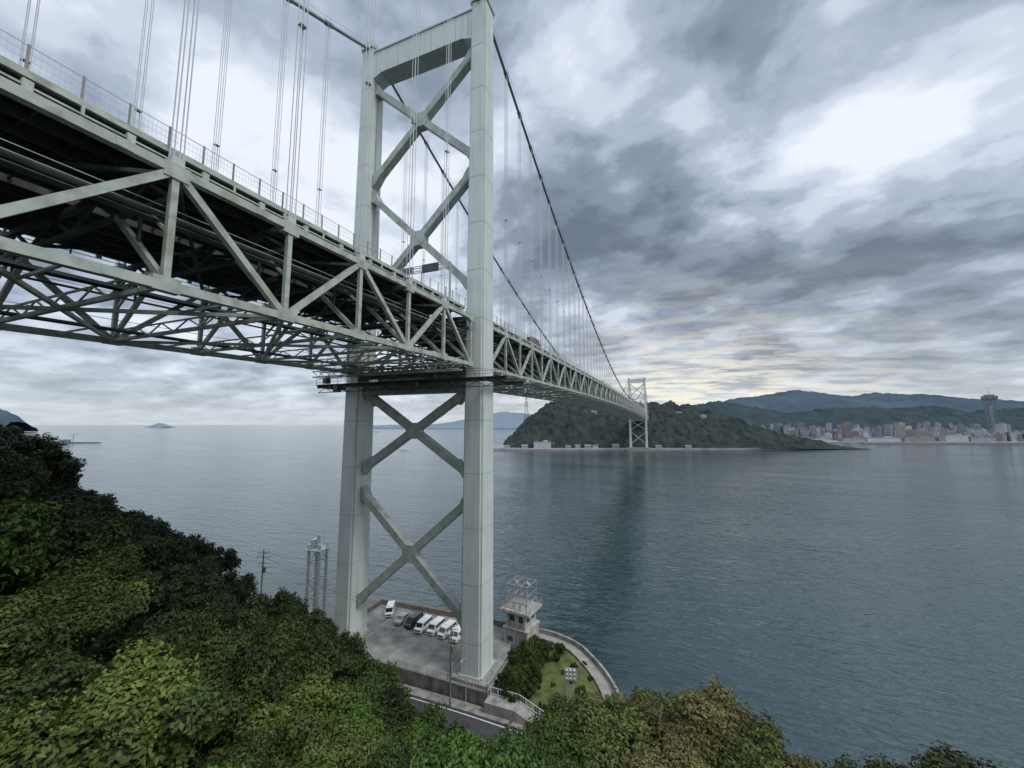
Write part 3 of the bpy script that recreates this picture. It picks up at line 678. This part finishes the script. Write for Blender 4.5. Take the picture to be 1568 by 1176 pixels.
hill("island",pr([(236,654),(242,650),(248,647.5),(254,650),(260,654)],6500),6350,6500,6650,25,M_mtn2,4,60,2,0)
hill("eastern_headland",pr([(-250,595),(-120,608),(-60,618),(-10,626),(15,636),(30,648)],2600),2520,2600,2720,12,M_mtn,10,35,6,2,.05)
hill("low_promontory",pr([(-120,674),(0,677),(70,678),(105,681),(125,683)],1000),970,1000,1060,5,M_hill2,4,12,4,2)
def plate(name,pts,z,m):
    g=MB(); g.prism([tuple(site(s,d)[:2]) for s,d in pts],-4,z); return g.obj(name,[m])
plate("headland_quay",[(-45,762),(60,752),(215,750),(330,768),(560,775),(600,800),(600,900),(-45,900)],3.6,M_quay)
plate("city_ground",[(640,1060),(900,1040),(1400,1050),(2800,1100),(2800,3200),(640,2600)],3.5,M_quay)
g=MB()
for a,b in(((570,812),(680,835)),((640,880),(720,872)),((900,1000),(1330,990)),((1330,990),(1500,1000))):
    p=site(*a);q=site(*b); g.beam((p.x,p.y,.8),(q.x,q.y,.8),7,3.4)
g.obj("breakwater",[M_concd])
def bld_mat(name,c):
    m=mat(name,c,.8,.08,.05); nt=m.node_tree;N=nt.nodes;L=nt.links;b=N["Principled BSDF"]
    src=b.inputs["Base Color"].links[0].from_socket
    tc=N.new("ShaderNodeTexCoord"); sp=N.new("ShaderNodeSeparateXYZ"); L.new(tc.outputs["Object"],sp.inputs[0])
    def M(op,a,b2=None):
        n=N.new("ShaderNodeMath"); n.operation=op
        for i,v in enumerate((a,b2)):
            if v is None: continue
            if isinstance(v,(int,float)): n.inputs[i].default_value=v
            else: L.new(v,n.inputs[i])
        return n.outputs[0]
    fz=M('GREATER_THAN',M('FRACT',M('DIVIDE',sp.outputs[2],3.3)),.48)
    fx=M('GREATER_THAN',M('FRACT',M('DIVIDE',M('ADD',sp.outputs[0],sp.outputs[1]),3.6)),.35)
    g=N.new("ShaderNodeNewGeometry"); sn=N.new("ShaderNodeSeparateXYZ"); L.new(g.outputs["Normal"],sn.inputs[0])
    fl=M('LESS_THAN',M('ABSOLUTE',sn.outputs[2]),.5)
    f=M('MULTIPLY',M('MULTIPLY',M('MULTIPLY',fz,fx),fl),.75)
    mx=N.new("ShaderNodeMixRGB"); L.new(f,mx.inputs[0]); L.new(src,mx.inputs[1]); mx.inputs[2].default_value=(.10,.12,.14,1); L.new(mx.outputs[0],b.inputs["Base Color"])
    return m
BM=[bld_mat("wall_white",(.44,.45,.46)),bld_mat("wall_grey",(.28,.30,.32)),bld_mat("wall_beige",(.34,.32,.30)),bld_mat("wall_pink",(.28,.23,.215)),bld_mat("wall_blue",(.19,.23,.28))]
M_roof=mat("roof_grey",(.17,.18,.19),.9,.1,.1)
def building(name,s,d,w,dp,h,m,z=3.5,yaw=0,gable=False,roof=None):
    g=MB(); g.box((0,0,h/2),(w,dp,h),0)
    if gable:
        g.loft([[(-w/2-.5,-dp/2-.6,h),(-w/2-.5,dp/2+.6,h),(-w/2-.5,0,h+dp*.28)],[(w/2+.5,-dp/2-.6,h),(w/2+.5,dp/2+.6,h),(w/2+.5,0,h+dp*.28)]],1)
    else:
        g.box((0,0,h+.4),(w+.5,dp+.5,.8),1); g.box((w*.2,0,h+2.2),(w*.25,dp*.5,2.9),0)
        if w>18: g.box((-w*.3,0,h+1.6),(w*.12,dp*.3,1.8),1)
        for i in range(max(2,int(h/3.3))):
            if h>20: g.box((0,-dp/2-.45,3.3*(i+.35)),(w*.94,.9,1.0),0)
    p=site(s,d,z-1); return g.obj(name,[m,roof or M_roof],None,p,R(YAW+yaw))
random.seed(21)
for i in range(380):
    d=random.choice([random.uniform(1075,1200),random.uniform(1150,1500),random.uniform(1400,1950)]); u=random.uniform(1140,1650) if d>1110 else random.uniform(1180,1650)
    s=(u-784)/590*d  # image column u scaled by depth
    if s<655: continue
    h=random.choice([8,10,14,18,22,26,32])*random.uniform(.8,1.1)
    if d>1400: h*=1.15
    if random.random()<.08: h=random.uniform(40,56)
    building("apartment_building" if h>20 else "town_building",s,d,random.uniform(11,24),random.uniform(9,15),h,random.choice(BM+BM[:2]),yaw=random.choice([0,-20,25,40,60]))
for u,w,h,c in((1300,60,9,1),(1345,90,11,0),(1398,80,12,3),(1455,60,18,0),(1490,50,12,1),(1250,40,10,0)):
    building("warehouse",(u-784)/590*1060,1062,w,18,h,BM[c])
for s,d,w,dp,h,c in((60,774,34,12,12,0),(150,772,13,9,5,1),(165,776,11,9,5,0),(205,772,13,10,6,1),(310,786,13,9,5,0),(335,790,16,10,6,2),(375,792,11,9,5,0),(420,796,15,10,6,0),(470,800,13,9,6,1),(520,803,20,10,7,0),(560,806,20,12,8,0),(25,772,12,9,5,2),(-10,772,11,8,4,0),(110,766,10,8,4,1),(130,774,10,8,5,2),(290,774,12,8,4,2),(445,784,12,8,4,1),(350,776,12,8,4,1),(90,782,14,9,8,2),(185,786,12,9,7,0)):
    building("seaside_house" if h<10 else "hotel_building",s,d,w,dp,h,BM[c],4.2,gable=h<9,roof=(M_blue if s in(165,) else M_roof))
for s,d in((180,850),(300,900),(380,880),(430,870)):
    building("hillside_house",s,d,12,8,6,BM[1],hz(s,d)+2,gable=True)
g=MB(); g.box((0,0,70),(30,22,140),0); g.box((0,-12,60),(10,3,120),1)
for i in range(26): g.box((0,0,6+5.2*i),(30.8,22.8,1.0),1)
g.loft([[(-15,-11,140),(15,-11,140),(15,11,140),(-15,11,140)],[(-20,-14,148),(20,-14,148),(20,14,148),(-20,14,148)],[(-20,-14,157),(20,-14,157),(20,14,157),(-20,14,157)]],0)
g.box((0,0,151),(40.6,28.6,1.6),1); g.box((0,0,160),(26,18,6),1); g.beam((0,0,160),(0,0,178),1.2,1.2,1); g.box((0,0,5),(60,40,10),1)
g.obj("high_rise_tower",[mat("tower_glass",(.11,.14,.17),.35,.1,.02),mat("tower_frame",(.18,.21,.23),.6,.1,.02)],None,site((1516-784)/590*1500,1500,3),R(YAW-45))
g=MB()
for i in range(5): g.box((i*14-30,0,4+1.5*(i%3)),(11,12,6+3*(i%3)),i%2)
for i in range(4): g.cyl((i*16-30,-12,3),(i*16-30,-12,10),4,4,14,0)
for x in(-34,36): g.beam((x,0,0),(x,0,22),1.0); g.beam((x-8,0,20),(x+12,0,25),.8)
g.obj("port_facility",[M_roof,BM[1]],None,site(-1165,985,1.5),R(YAW+40))
def pylon(s,d,z,h):
    g=MB(); b=h*.09
    lv=[0,.18,.34,.48,.60,.70,.79,.87,.94,1]
    def w(t): return b*(1-t)**1.1+.9
    for a,c in zip(lv[:-1],lv[1:]):
        for i in range(4):
            sg=((-1,-1),(1,-1),(1,1),(-1,1)); p=sg[i];q=sg[(i+1)%4]; wa,wc=w(a),w(c)
            mm=int(a*10)%2
            g.beam((p[0]*wa,p[1]*wa,a*h),(p[0]*wc,p[1]*wc,c*h),.75,.75,mm); g.beam((p[0]*wa,p[1]*wa,a*h),(q[0]*wc,q[1]*wc,c*h),.4,.4,mm); g.beam((q[0]*wa,q[1]*wa,a*h),(p[0]*wc,p[1]*wc,c*h),.4,.4,mm); g.beam((p[0]*wc,p[1]*wc,c*h),(q[0]*wc,q[1]*wc,c*h),.4,.4,mm)
    for t in(.70,.82,.93): g.beam((-h*.10,0,t*h),(h*.10,0,t*h),.6,.6); g.beam((-h*.10,0,t*h),(0,0,t*h+3),.3); g.beam((h*.10,0,t*h),(0,0,t*h+3),.3)
    g.obj("transmission_pylon",[M_silver,M_red],None,site(s,d,z),R(YAW))
pylon(35,935,35,82)
def boat(s,d,L,yaw,name="fishing_boat"):
    g=MB(); w=L*.26
    def hs(z,k): return [(-L/2,-w/2*k,z),(L*.2,-w/2*k,z),(L*.40,-w*.28*k,z),(L*(.5 if k==1 else .44),0,z*1.15),(L*.40,w*.28*k,z),(L*.2,w/2*k,z),(-L/2,w/2*k,z)]
    g.loft([hs(-.5,.7),hs(L*.11,1)],0); g.box((-L*.12,0,L*.11+L*.08),(L*.3,w*.6,L*.16),0); g.box((-L*.12,0,L*.11+L*.10),(L*.31,w*.61,L*.05),1); g.cyl((-L*.1,0,L*.2),(-L*.1,0,L*.45),.1,.05,6,1)
    g.obj(name,[M_white,M_dark],None,site(s,d,0),R(yaw))
boat(-212,770,18,30)
boat(-900,2600,60,20,"cargo_ship")
# ================================================================ WATER
def water():
    m=bpy.data.materials.new("sea_water"); m.use_nodes=True; nt=m.node_tree;N=nt.nodes;L=nt.links;b=N["Principled BSDF"]
    b.inputs["IOR"].default_value=1.6; b.inputs["Roughness"].default_value=.09
    g=N.new("ShaderNodeNewGeometry")
    def nz(sx,sy,sc,det,dist=0,rot=0,rg=.55):
        mp=N.new("ShaderNodeMapping"); mp.inputs["Scale"].default_value=(sx,sy,1); mp.inputs["Rotation"].default_value=(0,0,R(rot)); L.new(g.outputs["Position"],mp.inputs[0])
        n=N.new("ShaderNodeTexNoise"); n.inputs["Scale"].default_value=sc; n.inputs["Detail"].default_value=det; n.inputs["Distortion"].default_value=dist; n.inputs["Roughness"].default_value=rg; L.new(mp.outputs[0],n.inputs["Vector"]); return n.outputs["Fac"]
    def M(op,a,c):
        n=N.new("ShaderNodeMath"); n.operation=op
        for i,v in enumerate((a,c)):
            if isinstance(v,(int,float)): n.inputs[i].default_value=v
            else: L.new(v,n.inputs[i])
        return n.outputs[0]
    a=nz(.5,1.4,.50,3,.6,14,.5); c=nz(.40,1.4,.17,2,.5,8); e=nz(.35,1,.012,4,1.0,50)
    gate=N.new("ShaderNodeMapRange"); gate.inputs[1].default_value=.36; gate.inputs[2].default_value=.64; gate.inputs[3].default_value=.5; gate.inputs[4].default_value=1.3; L.new(e,gate.inputs[0])
    h=M('ADD',M('MULTIPLY',a,.60),M('MULTIPLY',c,.95)); h=M('MULTIPLY',h,gate.outputs[0])
    bp=N.new("ShaderNodeBump"); bp.inputs["Strength"].default_value=1; bp.inputs["Distance"].default_value=.66; L.new(h,bp.inputs["Height"]); L.new(bp.outputs[0],b.inputs["Normal"])
    r=N.new("ShaderNodeValToRGB"); r.color_ramp.elements[0].color=(.022,.046,.050,1); r.color_ramp.elements[1].color=(.034,.062,.066,1); r.color_ramp.elements[0].position=.35;r.color_ramp.elements[1].position=.65
    L.new(e,r.inputs[0]); L.new(r.outputs[0],b.inputs["Base Color"])
    return m
MW=water()
g=MB(); g.v=[(-60000,-60000,0),(60000,-60000,0),(60000,60000,0),(-60000,60000,0)]; g.f=[(0,1,2,3)]; g.m=[0]
g.obj("sea_water",[MW])
# ================================================================ SKY
w=bpy.data.worlds.new("World"); scene.world=w; w.use_nodes=True; nt=w.node_tree; N=nt.nodes; L=nt.links; N.clear()
SUN_EL=52; SUN_AZ=105
out=N.new("ShaderNodeOutputWorld"); tc=N.new("ShaderNodeTexCoord"); sp=N.new("ShaderNodeSeparateXYZ"); L.new(tc.outputs["Generated"],sp.inputs[0])
def M(op,a,b=0.0,c=None):
    n=N.new("ShaderNodeMath"); n.operation=op
    for i,v in enumerate((a,b,c)):
        if v is None: continue
        if isinstance(v,(int,float)): n.inputs[i].default_value=v
        else: L.new(v,n.inputs[i])
    return n.outputs[0]
zc_=M('MAXIMUM',sp.outputs[2],0.0); den=M('ADD',zc_,.20)
cx=M('DIVIDE',sp.outputs[0],den); cy=M('DIVIDE',sp.outputs[1],den)
cv=N.new("ShaderNodeCombineXYZ"); L.new(cx,cv.inputs[0]); L.new(cy,cv.inputs[1])
def noise(sc,det,rough,dist,loc,scl=(1,1,1),rot=0):
    mp=N.new("ShaderNodeMapping"); mp.inputs["Location"].default_value=loc; mp.inputs["Scale"].default_value=scl; mp.inputs["Rotation"].default_value=(0,0,R(rot)); L.new(cv.outputs[0],mp.inputs[0])
    n=N.new("ShaderNodeTexNoise"); n.inputs["Scale"].default_value=sc; n.inputs["Detail"].default_value=det; n.inputs["Roughness"].default_value=rough; n.inputs["Distortion"].default_value=dist; L.new(mp.outputs[0],n.inputs["Vector"]); return n.outputs["Fac"]
n1=noise(1.5,3,.5,.12,(3.1,1.7,0),(1,1.1,1),21); n2=noise(3.8,8,.54,.10,(8,2,5),(1,1.1,1),21)
dens=M('ADD',M('MULTIPLY',n1,.52),M('MULTIPLY',n2,.48))
def addlobe(v,azd,eld,amp,pw):
    d=N.new("ShaderNodeVectorMath"); d.operation='DOT_PRODUCT'; L.new(tc.outputs["Generated"],d.inputs[0])
    d.inputs[1].default_value=(math.sin(R(azd))*math.cos(R(eld)),math.cos(R(azd))*math.cos(R(eld)),math.sin(R(eld)))
    return M('ADD',v,M('MULTIPLY',M('POWER',M('MAXIMUM',d.outputs["Value"],0.0),pw),amp))
for azd,eld,amp,pw in((5,20,.10,35),(20,14,.09,45),(32,13,.06,50),(-8,27,.07,45),(5,46,.08,22),(28,45,.03,30),(-10,40,-.10,60),(14,31,-.10,50),(27,22,-.06,70),(30,33,-.05,60),(-62,36,-.09,20),(-45,28,-.06,30),(-72,46,.04,40),(-50,52,.03,40),(-30,20,-.04,40),(0,9,-.05,90)):
    dens=addlobe(dens,azd,eld,amp,pw)
rp_=N.new("ShaderNodeValToRGB"); rp_.color_ramp.interpolation='EASE'; el=rp_.color_ramp.elements
el[0].position=.36; el[0].color=(.92,.98,1.06,1)
el[1].position=.67; el[1].color=(.155,.195,.26,1)
e=el.new(.44); e.color=(.67,.74,.87,1)
e=el.new(.505); e.color=(.45,.52,.64,1)
e=el.new(.58); e.color=(.265,.32,.41,1)
L.new(dens,rp_.inputs[0])
hzf=M('POWER',M('SUBTRACT',1.0,zc_),10.0)
mxh=N.new("ShaderNodeMixRGB"); L.new(M('MULTIPLY',hzf,.86),mxh.inputs[0]); L.new(rp_.outputs[0],mxh.inputs[1]); mxh.inputs[2].default_value=(.65,.71,.75,1)
gd=N.new("ShaderNodeVectorMath"); gd.operation='DOT_PRODUCT'; L.new(tc.outputs["Generated"],gd.inputs[0]); az=R(3); gd.inputs[1].default_value=(math.sin(az)*.99,math.cos(az)*.99,.11)
gl=M('POWER',M('MAXIMUM',gd.outputs["Value"],0.0),18.0)
gl=M('MULTIPLY',gl,M('POWER',M('SUBTRACT',1.0,zc_),6.5))
gn=noise(5.0,6,.6,.2,(1,9,2),(.6,1.6,1),-10)
gm=N.new("ShaderNodeMapRange"); gm.inputs[1].default_value=.42; gm.inputs[2].default_value=.58; L.new(gn,gm.inputs[0])
gl=M('MULTIPLY',gl,M('ADD',M('MULTIPLY',gm.outputs[0],1.9),.25))
mxg=N.new("ShaderNodeMixRGB"); L.new(M('MINIMUM',gl,1.0),mxg.inputs[0]); L.new(mxh.outputs[0],mxg.inputs[1]); mxg.inputs[2].default_value=(.98,.93,.80,1)
zb=N.new("ShaderNodeMapRange"); zb.interpolation_type='SMOOTHSTEP'; zb.inputs[1].default_value=.74; zb.inputs[2].default_value=.95; zb.inputs[3].default_value=1.0; zb.inputs[4].default_value=3.0; L.new(sp.outputs[2],zb.inputs[0])  # out-of-frame zenith boosted, added as fill light
bk=N.new("ShaderNodeVectorMath"); bk.operation='DOT_PRODUCT'; L.new(tc.outputs["Generated"],bk.inputs[0]); bk.inputs[1].default_value=(-FW.x,-FW.y,0)
bm=N.new("ShaderNodeMapRange"); bm.interpolation_type='SMOOTHSTEP'; bm.inputs[1].default_value=-.1; bm.inputs[2].default_value=.6; bm.inputs[3].default_value=1.0; bm.inputs[4].default_value=1.6; L.new(bk.outputs["Value"],bm.inputs[0])  # unseen sky behind the camera brightened, added to fill camera-facing sides
mul=N.new("ShaderNodeVectorMath"); mul.operation='SCALE'; L.new(mxg.outputs[0],mul.inputs[0]); L.new(M('MULTIPLY',zb.outputs[0],bm.outputs[0]),mul.inputs["Scale"])
bg=N.new("ShaderNodeBackground"); L.new(mul.outputs[0],bg.inputs[0]); bg.inputs[1].default_value=1.0
sk=N.new("ShaderNodeTexSky"); sk.sky_type='NISHITA'; sk.sun_disc=False; sk.sun_elevation=R(SUN_EL); sk.sun_rotation=R(SUN_AZ)
bg2=N.new("ShaderNodeBackground"); L.new(sk.outputs[0],bg2.inputs[0]); bg2.inputs[1].default_value=.10
ms=N.new("ShaderNodeMixShader"); ms.inputs[0].default_value=.93; L.new(bg2.outputs[0],ms.inputs[1]); L.new(bg.outputs[0],ms.inputs[2]); L.new(ms.outputs[0],out.inputs[0])
sl=bpy.data.lights.new("sun","SUN"); sl.energy=1.5; sl.angle=R(14); sl.color=(1,.95,.87)
so=bpy.data.objects.new("sun",sl); scene.collection.objects.link(so)
dv=Vector((math.sin(R(SUN_AZ))*math.cos(R(SUN_EL)),math.cos(R(SUN_AZ))*math.cos(R(SUN_EL)),math.sin(R(SUN_EL)))); so.rotation_euler=dv.to_track_quat('Z','Y').to_euler(); so.location=(0,0,300)
# ================================================================ CAMERA
cam=bpy.data.cameras.new("camera"); cam.sensor_width=36; cam.lens=36*590/1568; cam.clip_end=100000; cam.clip_start=.5
co=bpy.data.objects.new("camera",cam); scene.collection.objects.link(co); co.location=VIEW; co.rotation_euler=(R(96),0,R(YAW)); scene.camera=co
scene.view_settings.view_transform='Standard'; scene.view_settings.look='None'; scene.view_settings.exposure=0
